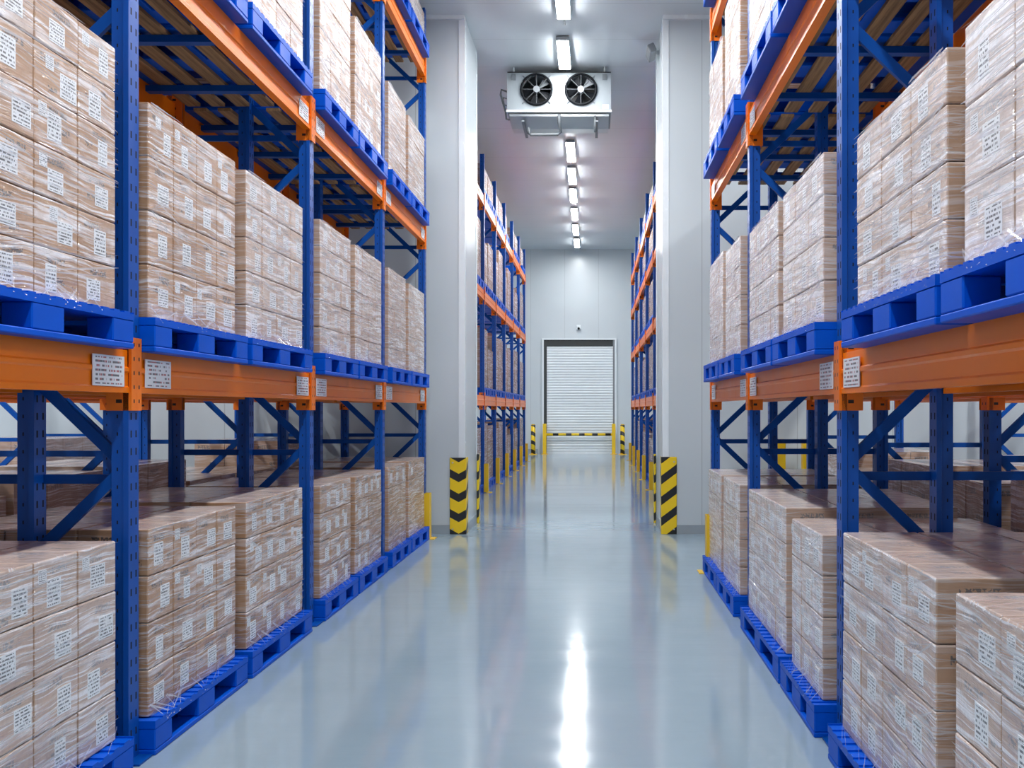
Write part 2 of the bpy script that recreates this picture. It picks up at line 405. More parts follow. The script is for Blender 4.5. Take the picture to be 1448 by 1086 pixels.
# ------------------------------------------------------------------ racks
PX, PY = 0.078, 0.09
def upright_mesh(h, s):
    """punched omega section; the aisle side is at local x = 0 and the body runs to s*PX"""
    b = MB(); hy = PY/2
    pr = [(0, -hy), (0, hy), (PX*0.30, hy), (PX*0.36, hy - 0.012), (PX, hy - 0.012), (PX, -hy + 0.012), (PX*0.36, -hy + 0.012), (PX*0.30, -hy)]
    n = len(pr)
    vs = [(s*p[0], p[1], 0) for p in pr] + [(s*p[0], p[1], h) for p in pr]
    fs, uv = [], []
    for i in range(n):
        j = (i + 1) % n
        u = 0 if i == 0 else (2 if i in (3, 5) else 7)
        q = (i, j, n + j, n + i); w = [(u, 0), (u + 1, 0), (u + 1, h), (u, h)]
        if s > 0: q, w = q[::-1], w[::-1]
        fs.append(q); uv.append(w)
    top = tuple(range(n, 2*n)); fs.append(top if s < 0 else top[::-1]); uv.append([(9, 0)]*n)
    b.add(vs, fs, uv); return b.mesh('upright', M['upright'])
def beam_mesh(L, h, s, front=True):
    """stepped box beam, top at z = 0, aisle side at local x = 0 of sign s"""
    b = MB(); d = 0.05
    pr = [(0.009, 0), (0.009, -h*0.38), (0.0, -h*0.42), (0.0, -h*0.50), (0.006, -h*0.54), (0.006, -h*0.84), (0.0, -h*0.88), (0.0, -h), (d, -h), (d, 0)]
    if not front: pr = [(d - x, z) for x, z in pr][::-1]
    pr = [(s*x, z) for x, z in pr]
    if s > 0: pr = pr[::-1]
    b.prism(pr, 'y', 0, L); return b.mesh('beam', M['orange'])
def conn_mesh(h, s, w=0.046, lip=0.1):
    """end plate hooked on the upright: a face plate and a return, as one angle"""
    b = MB(); t = 0.007
    pr = [(-s*t, 0), (-s*t, w), (0, w), (0, 0.004), (s*lip, 0.004), (s*lip, 0)] if s < 0 else [(-s*t, w), (-s*t, 0), (s*lip, 0), (s*lip, 0.004), (0, 0.004), (0, w)]
    b.prism(pr, 'z', -h, 0); return b.mesh('connector', M['connector'])
def bar_mesh(name, p, q, w, t, mat):
    """flat bar from p to q in a plane of constant y"""
    p, q = Vector(p), Vector(q); dr = (q - p).normalized(); up = Vector((-dr.z, 0, dr.x)) * (w/2); y = Vector((0, t/2, 0))
    vs = [p - up - y, p + up - y, p + up + y, p - up + y, q - up - y, q + up - y, q + up + y, q - up + y]
    b = MB(); b.add(vs, [(3,2,1,0), (4,5,6,7), (0,1,5,4), (1,2,6,5), (2,3,7,6), (3,0,4,7)])
    bm = bmesh.new(); me = b.mesh(name, M[mat]); bm.from_mesh(me); bmesh.ops.recalc_face_normals(bm, faces=bm.faces); bm.to_mesh(me); bm.free()
    return me

def make_rack(label, s, xf, frames, levels, depth, top, mids=None, mid_beam=None, labels=True, deck=True, bays=None, beam_h=0.18, group=None, z_top=None):
    """s: -1 rack left of the aisle, +1 right; xf: distance of the aisle face from x = 0; frames: y of each frame's near side.
    levels: [(z of beam top, first bay, last bay)]"""
    r = thing('pallet_rack', label, 'pallet rack', (s*xf, frames[0], 0), group)
    um = upright_mesh(top, s); um2 = upright_mesh(top, -s)
    foot = MB().box(-0.09, 0.09, -0.075, 0.075, 0, 0.008).mesh('foot', M['blue'])
    for i, fy in enumerate(frames):
        y = fy - frames[0] + PY/2
        xs = [(0.0, um), (s*depth, um2)]
        if mids and mids[i]: xs.append((s*mids[i], um))
        for x, me in xs:
            u = link('upright', me, r, (x, y, 0.008))
            link('foot_plate', foot, u, (s*0.03 if x == 0 else 0, 0, -0.008))
        # bracing between the front and the rear upright
        k, z = 0, 1.25
        a, bb = s*0.06, s*(depth - 0.06)
        while z < top:
            for q in (z - 0.85, z + 0.85):
                if 0.1 < q < top:
                    link('brace', bar_mesh('brace', (a, 0, z + (0.03 if q > z else -0.03)), (bb, 0, q), 0.048, 0.022, 'blue'), r, (0, y + (0.012 if q > z else -0.012), 0))
            link('brace', bar_mesh('brace', (a, 0, z + (-0.05 if k == 0 else 0.17)), (bb, 0, z + (-0.05 if k == 0 else 0.17)), 0.04, 0.02, 'blue'), r, (0, y + 0.034, 0))
            z += 1.98; k += 1
    for lv, (zt, b0, b1) in enumerate(levels):
        for i in range(b0, b1 + 1):
            y0 = frames[i] + PY - frames[0]; L = frames[i+1] - frames[i] - PY
            cm = conn_mesh(0.31, s)
            for kind in ('front', 'rear') + (('mid',) if (mid_beam and lv == 0) else ()):
                x = {'front': -s*0.004, 'rear': s*(depth - 0.046), 'mid': s*(mid_beam or 0)}[kind]
                bo = link('beam', beam_mesh(L, beam_h, s, kind != 'rear'), r, (x, y0, zt))
                if kind == 'mid': continue
                for e in (0, 1):
                    sg = s if kind == 'front' else -s
                    cx = 0.0 if kind == 'front' else s*0.05
                    c = link('beam_connector', conn_mesh(0.31, sg), bo, (cx - sg*0.002, -0.046 if e == 0 else L, 0.055))
                    if kind == 'front':
                        for zz in (-0.03, -0.28): pass
                if labels and kind == 'front':
                    w, h = (0.25, 0.125) if lv == 0 else (0.2, 0.11)
                    for e in (0, 1):
                        if lv == 2: continue
                        ya = 0.05 if e == 0 else L - 0.05 - w
                        lb = MB(); t = 0.003; X = -s*t
                        q = [(X, ya, -0.155), (X, ya + w, -0.155), (X, ya + w, -0.155 + h), (X, ya, -0.155 + h)]
                        back = [(s*0.001, p[1], p[2]) for p in q]
                        uvq = [(0,0),(1,0),(1,1),(0,1)] if s > 0 else [(1,0),(0,0),(0,1),(1,1)]
                        if s < 0: uvq = [(0,0),(1,0),(1,1),(0,1)]
                        if s > 0: uvq = [(1,0),(0,0),(0,1),(1,1)]
                        lb.add(q + back, [(0,1,2,3), (4,7,6,5), (0,4,5,1), (1,5,6,2), (2,6,7,3), (3,7,4,0)], [uvq] + [[(0.01,0.01)]*4]*5)
                        link('location_label', lb.mesh('location_label', M['beam_label']), bo)
            if deck:
                nb = 5
                for kx in range(nb):
                    xx = 0.12 + (depth - 0.30) * kx / (nb - 1)
                    link('deck_board', MB().box(-0.045, 0.045, 0, L - 0.01, -0.022, 0).mesh('board', M['wood']), r, (s*xx, y0 + 0.005, zt))
                for ky in range(3):
                    yy = y0 + L * (ky + 0.5) / 3
                    link('support_bar', MB().box(0.055, depth - 0.05, -0.03, 0.03, -0.062, -0.023).mesh('bar', M['blue']) if s > 0 else
                         MB().box(-depth + 0.05, -0.055, -0.03, 0.03, -0.062, -0.023).mesh('bar', M['blue']), r, (0, yy, zt))
    return r

XA = 1.97; XB = 1.10; D = 0.98
FL = [1.60, 4.04, 6.615, 8.895, 11.11]
FR = [1.75, 4.236, 6.75, 8.92]
LVL = [1.75, 3.62, 5.56]; LVR = [1.75, 3.62, 5.20]
make_rack('tall blue and orange pallet rack along the left of the near aisle', -1, XA, FL, [(LVL[0], 0, 3), (LVL[1], 0, 3), (LVL[2], 2, 3)], D, 6.17, [None, 0.40, 0.42, 0.58, None], 0.45, group=None)
make_rack('tall blue and orange pallet rack along the right of the near aisle', 1, XB, FR, [(LVR[0], 0, 2), (LVR[1], 0, 2), (LVR[2], 1, 2)], D, 6.17, [None, 0.42, 0.48, 0.54], 0.45)
# racks standing behind those, seen below the first beams
make_rack('blue and orange rack back to back with the left rack', -1, 3.22, [1.6, 4.1, 6.4, 8.8, 11.15], [(1.75, 0, 3), (3.62, 0, 3)], D, 5.2, labels=False, deck=True)
make_rack('farther blue rack across the next aisle on the left', -1, 5.5, [6.6, 8.0, 9.4, 10.9], [(1.75, 0, 2)], D, 3.2, labels=False, deck=False)
make_rack('blue and orange rack back to back with the right rack', 1, 2.36, [3.4, 5.7, 8.0, 10.3], [(1.75, 0, 2), (3.62, 0, 2)], D, 5.2, labels=False, deck=True)
make_rack('farther blue rack across the next aisle on the right', 1, 4.5, [8.3, 9.65, 11.0], [(1.75, 0, 1)], D, 3.2, labels=False, deck=False)
F2L = [15.15 + 2.05*i for i in range(7)]
F2R = [15.1, 17.75, 20.35, 22.95, 25.5, 28.1]
L2L = [1.75, 3.65, 5.35]; L2R = [1.75, 3.15, 4.40, 5.42]
make_rack('distant blue and orange rack beyond the wall opening, left side', -1, 1.98, F2L, [(z, 0, 5) for z in L2L], D, 6.1, labels=False, deck=False)
make_rack('distant blue and orange rack beyond the wall opening, right side', 1, 1.10, F2R, [(z, 0, 4) for z in L2R], D, 6.1, labels=False, deck=False)

# yellow upright protectors
def protector(x, y, s, label, h=0.52):
    t = thing('upright_protector', label, 'rack guard', (x, y, 0), 'yellow upright protectors on the aisle')
    b = MB(); w, k, th = 0.062, 0.075, 0.006
    pr = [(-w, 0), (w, 0), (w, k), (w - th, k), (w - th, th), (-w + th, th), (-w + th, k), (-w, k)]
    # the U opens away from the aisle
    pr = [(s*p[1], p[0]) for p in pr]
    if s < 0: pr = pr
    else: pr = pr[::-1]
    b.prism(pr[::-1], 'z', 0.008, h)
    me = b.mesh('sleeve', M['yellow']); bm = bmesh.new(); bm.from_mesh(me); bmesh.ops.recalc_face_normals(bm, faces=bm.faces); bm.to_mesh(me); bm.free()
    link('sleeve', me, t)
    link('foot_plate', MB().box(-0.05 - 0.02*s, 0.06, -0.09, 0.09, 0, 0.008).mesh('plate', M['yellow']), t)
    for dy in (-0.078, 0.078): link('anchor_bolt', MB().tube([(0, dy, 0.008), (0, dy, 0.022)], 0.009, 8).mesh('bolt', M['steel']), t)
protector(-XA + 0.07, FL[4] - 0.02, -1, 'yellow upright protector at the wall end of the left near rack', 0.53)
protector(XB - 0.07, FR[3] - 0.12, 1, 'yellow upright protector at the far end of the right near rack', 0.53)
ORD = ['first', 'second', 'third', 'fourth', 'fifth', 'sixth', 'seventh', 'eighth', 'ninth', 'tenth', 'eleventh', 'twelfth']
for i, y in enumerate(F2L[1:]):
    protector(-1.98 + 0.075, y + 0.045, -1, 'yellow upright protector, %s along the left rack beyond the opening' % ORD[i])
for i, y in enumerate(F2R[1:]):
    protector(1.10 - 0.075, y + 0.045, 1, 'yellow upright protector, %s along the right rack beyond the opening' % ORD[i])
for x, lab in ((2.20, 'nearer the aisle'), (2.50, 'farther from the aisle')):
    t = thing('guard_post', 'yellow guard post against the wall behind the right rack, one %s' % lab, 'bollard', (x, WY0 - 0.25, 0), 'yellow guard posts behind the right rack')
    link('post', bevel(MB().box(-0.05, 0.05, -0.05, 0.05, 0.01, 1.15).mesh('post', M['yellow']), 0.008), t)
    link('base_plate', MB().box(-0.1, 0.1, -0.1, 0.1, 0, 0.01).mesh('plate', M['black']), t)

# ------------------------------------------------------------------ pallets
PH = 0.15
_pal = {}
def pallet_meshes(L, W):
    key = (round(L, 3), round(W, 3))
    if key in _pal: return _pal[key]
    b = MB(); n = 15; top = []
    for i in range(n):
        y0 = L*i/n; y1 = L*(i + 0.55)/n
        top += [(y0, PH), (y1, PH), (y1, PH - 0.007), (L*(i+1)/n, PH - 0.007)]
    top[-1] = (L - 0.004, PH - 0.007); top += [(L - 0.004, PH), (L, PH)]
    pr = [(0, PH - 0.034), ] + top + [(L, PH - 0.034)]
    b.prism(pr[::-1], 'x', 0, W); deck = b.mesh('deck', M['pallet'])
    a, c = 0.11, 0.13
    b = MB().plate([0, a, W/2 - c/2, W/2 + c/2, W - a, W], [0, 0.17, L/2 - 0.10, L/2 + 0.10, L - 0.17, L], lambda i, j: not (i in (1, 3) and j in (1, 3)), 0.0, 0.024)
    base = bevel(b.mesh('base', M['pallet']), 0.004)
    def blk(w, l):
        b = MB().box(0.001, w - 0.001, 0.001, l - 0.001, 0.024, PH - 0.034)
        return bevel(b.mesh('block', M['pallet']), 0.005, 1)
    bl = {}
    for i, (x, w) in enumerate(((0, a), (W/2 - c/2, c), (W - a, a))):
        for j, (y, l) in enumerate(((0, 0.17), (L/2 - 0.10, 0.20), (L - 0.17, 0.17))):
            bl[(i, j)] = (x, y, blk(w, l))
    # all of it as one mesh, for pallets too far off to show their parts
    one = MB()
    one.box(0, W, 0, L, PH - 0.034, PH); one.box(0, W, 0, L, 0, 0.024)
    for j, (y, l) in enumerate(((0, 0.17), (L/2 - 0.10, 0.20), (L - 0.17, 0.17))): one.box(0, W, y, y + l, 0.024, PH - 0.034)
    one = one.mesh('pallet', M['pallet'])
    _pal[key] = (deck, base, bl, one); return _pal[key]
def pallet(x0, y0, z0, L, W, label, group, detail=True):
    deck, base, bl, one = pallet_meshes(L, W)
    if not detail:
        return tag(link('plastic_pallet', one, None, (x0, y0, z0)), label, 'pallet', group)
    t = thing('plastic_pallet', label, 'pallet', (x0, y0, z0), group)
    link('top_deck', deck, t); link('base_frame', base, t)
    for x, y, me in bl.values(): link('block', me, t, (x, y, 0))
    return t

# ------------------------------------------------------------------ loads of cartons
CARTONS = []       # every carton: dict(box, load, col, row, dep, ...)
class Load: pass
def load(s, xf, y0, y1, z0, z1, cols, rows, deps, phrase, film='carton', depth=0.95, room=1, base=True, slump=0.0):
    """s side, xf distance of the aisle face from x = 0"""
    l = Load(); l.s, l.xf, l.y0, l.y1, l.z0, l.z1 = s, xf, y0, y1, z0, z1
    l.cols, l.rows, l.deps, l.phrase, l.film, l.depth, l.room = cols, rows, deps, phrase, film, depth, room
    cw, ch, cd = (y1 - y0)/cols, (z1 - z0)/rows, depth/deps
    g = 0.0025
    l.size = (cd - 2*g, cw - 2*g, ch - g)
    for i in range(cols):
        for j in range(rows):
            for k in range(deps):
                jx = random.uniform(-0.002, 0.002)
                xa = s*(xf + k*cd + g) + jx; xb = s*(xf + (k+1)*cd - g) + jx
                CARTONS.append(dict(l=l, i=i, j=j, k=k, x0=min(xa, xb), x1=max(xa, xb), y0=y0 + i*cw + g, y1=y0 + (i+1)*cw - g, z0=z0 + j*ch + 0.001, z1=z0 + (j+1)*ch - g + 0.001))
    return l

LOADS = []
def put(s, xf, y0, y1, zb, ztop, cols, rows, phrase, film, deps=3, room=1, detail=True, lift=0.0, wide=0.045, pal=True, pal_label=None, group='blue plastic pallets'):
    """a pallet with its load: zb what the pallet stands on"""
    W = 1.03; L = y1 - y0 + 2*wide
    px0 = -(xf - 0.05) - W if s < 0 else (xf - 0.05)
    if pal: pallet(px0, y0 - wide, zb, round(L, 3), W, pal_label or 'blue plastic pallet under %s' % phrase, group, detail)
    l = load(s, xf, y0, y1, zb + (PH if pal else 0), ztop, cols, rows, deps, phrase, film, room=room)
    LOADS.append(l); return l

# left rack
A = 1.95
T1 = 2.85
put(-1, A, 2.76, 3.90, 0.0, 0.965, 4, 4, 'nearest floor load at left edge', 'carton_mid')
put(-1, A, 4.18, 5.20, 0.0, 0.975, 4, 4, 'left floor load just past nearest upright', 'carton')
put(-1, A, 5.36, 6.40, 0.0, 0.98, 4, 4, 'left floor load before second upright', 'carton')
put(-1, A, 6.80, 7.66, 0.0, 0.955, 3, 4, 'left floor load just past second upright', 'carton')
put(-1, A, 7.80, 8.76, 0.0, 0.95, 4, 4, 'left floor load before third upright', 'carton')
put(-1, A, 9.06, 9.90, 0.0, 0.95, 3, 4, 'left floor load just past third upright', 'carton')
put(-1, A, 10.04, 10.98, 0.0, 0.955, 3, 4, 'left floor load beside wall end', 'carton')
z = LVL[0]
put(-1, A, 2.76, 3.90, z, 2.975, 4, 6, 'nearest load on left lower beam', 'carton')
put(-1, A, 4.18, 5.20, z, T1, 4, 4, 'left lower-beam load past nearest upright', 'carton')
put(-1, A, 5.36, 6.40, z, T1, 4, 5, 'left lower-beam load before second upright', 'carton_mid')
put(-1, A, 6.80, 7.66, z, 2.86, 3, 5, 'left lower-beam load past second upright', 'carton_mid')
put(-1, A, 7.80, 8.76, z, T1, 4, 5, 'left lower-beam load before third upright', 'carton_mid')
put(-1, A, 9.06, 9.90, z, T1, 3, 5, 'left lower-beam load past third upright', 'carton_mid')
put(-1, A, 10.04, 10.98, z, 2.83, 3, 5, 'left lower-beam load beside wall end', 'carton_mid')
z = LVL[1]
put(-1, A, 4.18, 5.20, z, 4.70, 4, 4, 'left upper-beam load past nearest upright', 'carton_white')
put(-1, A, 5.36, 6.40, z, 4.74, 4, 4, 'left upper-beam load before second upright', 'carton_white')
put(-1, A, 6.80, 7.66, z, 4.92, 3, 5, 'left upper-beam load past second upright', 'carton_white')
put(-1, A, 7.80, 8.76, z, 4.72, 4, 4, 'left upper-beam load before third upright', 'carton_white')
put(-1, A, 9.06, 9.90, z, 4.62, 3, 4, 'left upper-beam load past third upright', 'carton_white')
put(-1, A, 10.04, 10.98, z, 4.60, 3, 4, 'left upper-beam load beside wall end', 'carton_white')
z = LVL[2]
put(-1, A, 9.06, 9.90, z, 6.05, 3, 2, 'left top-beam load past third upright', 'carton_white')
put(-1, A, 10.04, 10.98, z, 6.05, 3, 2, 'left top-beam load beside wall end', 'carton_white')
# right rack
B = 1.055
put(1, B, 1.85, 2.80, 0.0, 0.965, 3, 4, 'nearest floor load at right edge', 'carton_mid')
put(1, B, 2.95, 4.06, 0.0, 0.98, 4, 4, 'right floor load before nearest upright', 'carton_mid')
put(1, B, 4.42, 5.10, 0.0, 0.92, 3, 4, 'right floor load past nearest upright', 'carton_heavy', wide=0.06)
put(1, B, 5.26, 6.52, 0.0, 0.96, 4, 4, 'right floor load before second upright', 'carton_heavy')
put(1, B, 6.94, 7.80, 0.0, 0.955, 3, 4, 'right floor load past second upright', 'carton_heavy')
put(1, B, 7.92, 8.80, 0.0, 0.955, 3, 4, 'right floor load before third upright', 'carton_heavy')
z = LVR[0]
put(1, B, 1.75, 2.73, z, 2.59, 3, 3, 'nearest load on right lower beam', 'carton_heavy')
put(1, B, 2.86, 3.84, z, 2.59, 3, 4, 'right lower-beam load before nearest upright', 'carton_mid')
put(1, B, 4.40, 5.34, z, 2.69, 3, 4, 'right lower-beam load past nearest upright', 'carton_heavy')
put(1, B, 5.48, 6.50, z, 2.70, 4, 4, 'right lower-beam load before second upright', 'carton_heavy')
put(1, B, 6.90, 7.66, z, 2.76, 3, 4, 'right lower-beam load past second upright', 'carton_heavy')
put(1, B, 7.82, 8.72, z, 2.80, 3, 4, 'right lower-beam load before third upright', 'carton_heavy')
z = LVR[1]
put(1, B, 4.40, 5.34, z, 4.6, 3, 4, 'right upper-beam load past nearest upright', 'carton_white')
put(1, B, 5.48, 6.50, z, 4.75, 4, 4, 'right upper-beam load before second upright', 'carton_white')
put(1, B, 6.92, 7.70, z, 4.72, 3, 4, 'right upper-beam load past second upright', 'carton_white')
put(1, B, 7.86, 8.74, z, 4.58, 3, 4, 'right upper-beam load before third upright', 'carton_white')
z = LVR[2]
put(1, B, 6.92, 7.70, z, 5.95, 3, 2, 'right top-beam load past second upright', 'carton_white')
put(1, B, 7.86, 8.74, z, 5.95, 3, 2, 'right top-beam load before third upright', 'carton_white')
# behind the left and right racks
rb = random.Random(3)
for y in (1.9, 3.0, 4.35, 5.4, 6.7, 7.75, 9.0, 10.1):
    h = rb.uniform(0.9, 1.22)
    put(-1, 3.28, y, y + 0.98, 0.0, h, 3, 4, '', 'carton_mid', pal=False, room=3)
    put(-1, 3.28, y, y + 0.98, 3.62, 4.6, 3, 4, '', 'carton_mid', pal=False, room=3)
for y in (6.75, 8.2, 9.6):
    put(-1, 5.55, y, y + 1.15, 0.0, rb.uniform(0.75, 1.2), 3, 4, '', 'carton_heavy', pal=False, room=3)
for y in (3.6, 4.6, 5.9, 6.9, 8.2, 9.2):
    h = rb.uniform(0.9, 1.2)
    put(1, 2.42, y, y + 0.95, 0.0, h, 3, 4, '', 'carton_mid', pal=False, room=3)
    put(1, 2.42, y, y + 0.95, 3.62, 4.6, 3, 4, '', 'carton_mid', pal=False, room=3)
for y in (8.5, 9.8):
    put(1, 4.55, y, y + 1.1, 0.0, rb.uniform(0.75, 1.2), 3, 4, '', 'carton_heavy', pal=False, room=3)
# beyond the opening
LN = ['floor', 'lowest beam', 'middle beam', 'top beam']
LN4 = ['floor', 'lowest beam', 'second beam', 'third beam', 'top beam']
for s, fr, lv, xf, names, nm in ((-1, F2L, L2L, 2.03, LN, 'left'), (1, F2R, L2R, 1.16, LN4, 'right')):
    q = [0]*9
    for i in range(len(fr) - 1):
        y0 = fr[i] + PY + 0.06; y1 = fr[i+1] - 0.06; m = (y0 + y1)/2
        for n_, zb in enumerate([0.0] + lv):
            head = (lv + [6.3])[n_] - zb
            for h in (0, 1):
                if n_ == len(lv) and s < 0 and (i, h) in ((0, 0), (0, 1), (3, 1), (5, 0)): continue
                if rb.random() < 0.07 and n_ > 0: continue
                H = min(rb.uniform(0.72, 1.12) + PH, head - 0.32)
                a, c = (y0, m - 0.05) if h == 0 else (m + 0.05, y1)
                put(s, xf, a, c, zb, zb + H, 3, 4, '', 'carton_white', room=2, detail=False, wide=0.025,
                    pal_label='distant blue pallet, far %s rack, %s, %s from the dividing wall' % (nm, names[n_], ORD[q[n_]]), group='pallets on the racks beyond the opening')
                q[n_] += 1

# which cartons show largest: those become objects of their own
def area(pts):
    p = [proj(*a) for a in pts]
    p = [(min(max(x, 0), 1448), min(max(y, 0), 1086)) for x, y in p]
    return abs(sum(p[i][0]*p[(i+1) % 4][1] - p[(i+1) % 4][0]*p[i][1] for i in range(4)))/2
for c in CARTONS:
    l = c['l']; sc = 0.0
    xa = c['x1'] if l.s < 0 else c['x0']
    if c['k'] == 0: sc += area([(xa, c['y0'], c['z0']), (xa, c['y1'], c['z0']), (xa, c['y1'], c['z1']), (xa, c['y0'], c['z1'])])
    if c['j'] == l.rows - 1 and c['z1'] < EYE: sc += area([(c['x0'], c['y0'], c['z1']), (c['x1'], c['y0'], c['z1']), (c['x1'], c['y1'], c['z1']), (c['x0'], c['y1'], c['z1'])]) * (1 if c['k'] == 0 else 0.35)
    c['score'] = sc if l.room == 1 else 0.0
CARTONS.sort(key=lambda c: -c['score'])
KEEP = [c for c in CARTONS[:300] if c['score'] > 0]
REST = CARTONS[len(KEEP):]

_cm = {}
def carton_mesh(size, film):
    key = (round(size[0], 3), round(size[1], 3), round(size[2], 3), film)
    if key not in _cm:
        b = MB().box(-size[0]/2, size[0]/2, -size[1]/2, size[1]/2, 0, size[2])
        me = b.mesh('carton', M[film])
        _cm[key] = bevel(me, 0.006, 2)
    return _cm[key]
_st = {}
def sticker_mesh(w, h, axis):
    key = (w, h, axis)
    if key not in _st:
        b = MB(); t = 0.0008
        if axis == 'y':   # on the face that looks at -y
            q = [(-w/2, -t, -h/2), (w/2, -t, -h/2), (w/2, -t, h/2), (-w/2, -t, h/2)]; bk = [(p[0], 0, p[2]) for p in q]
        else:             # 1: looks at +x, -1: looks at -x
            q = [(axis*t, -axis*w/2, -h/2), (axis*t, axis*w/2, -h/2), (axis*t, axis*w/2, h/2), (axis*t, -axis*w/2, h/2)]; bk = [(0, p[1], p[2]) for p in q]
        b.add(q + bk, [(0,1,2,3), (4,7,6,5), (0,4,5,1), (1,5,6,2), (2,6,7,3), (3,7,4,0)], [[(0,0),(1,0),(1,1),(0,1)]] + [[(0.01, 0.01)]*4]*5)
        _st[key] = b.mesh('shipping_label', M['sticker'])
    return _st[key]
rc = random.Random(11)
def rowname(j, n): return 'bottom' if j == 0 else 'top' if j == n - 1 else ['', 'second', 'third', 'fourth', 'fifth'][j]
for c in KEEP:
    l = c['l']
    if c['k'] == 0:
        lab = 'carton, %s row, %s from near end, %s' % (rowname(c['j'], l.rows), ORD[c['i']], l.phrase)
    else:
        lab = 'carton top, %s deep, %s along from near, %s' % (ORD[c['k']], ORD[c['i']], l.phrase)
    o = link('carton', carton_mesh(l.size, l.film), None, ((c['x0'] + c['x1'])/2, (c['y0'] + c['y1'])/2, c['z0']))
    tag(o, lab, 'carton', 'film wrapped cartons')
    if c['k'] == 0:
        w, h = rc.choice(((0.085, 0.105), (0.10, 0.08), (0.075, 0.10), (0.11, 0.09)))
        w, h = min(w, l.size[1]*0.5), min(h, l.size[2]*0.62)
        w, h = round(w, 2), round(h, 2)
        fx = l.size[0]/2 * (1 if l.s < 0 else -1)
        ry = rc.uniform(-0.15, 0.28) * l.size[1] * (-l.s); rz = l.size[2] * rc.uniform(0.36, 0.46)
        link('shipping_label', sticker_mesh(w, h, 1 if l.s < 0 else -1), o, (fx, ry, rz))
        if rc.random() < 0.22:
            link('shipping_label', sticker_mesh(0.05, 0.05, 1 if l.s < 0 else -1), o, (fx, -ry - 0.03*l.s if abs(ry) > 0.05 else 0.09*l.s, l.size[2]*0.72))
        if c['i'] == 0 and l.size[2] > 0.14:
            link('shipping_label', sticker_mesh(0.07, 0.09, 'y'), o, (-fx*0.3 + (l.s*0.0), -l.size[1]/2, l.size[2]*0.45))
# everything smaller or hidden: one mass
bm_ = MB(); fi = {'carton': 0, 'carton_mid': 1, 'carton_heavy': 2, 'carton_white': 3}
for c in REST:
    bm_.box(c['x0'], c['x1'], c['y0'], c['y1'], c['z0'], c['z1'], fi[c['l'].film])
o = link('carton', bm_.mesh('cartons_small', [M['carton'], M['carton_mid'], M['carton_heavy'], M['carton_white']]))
o['label'] = 'all the remaining small, distant or half hidden film wrapped cartons'; o['category'] = 'cartons'; o['kind'] = 'stuff'

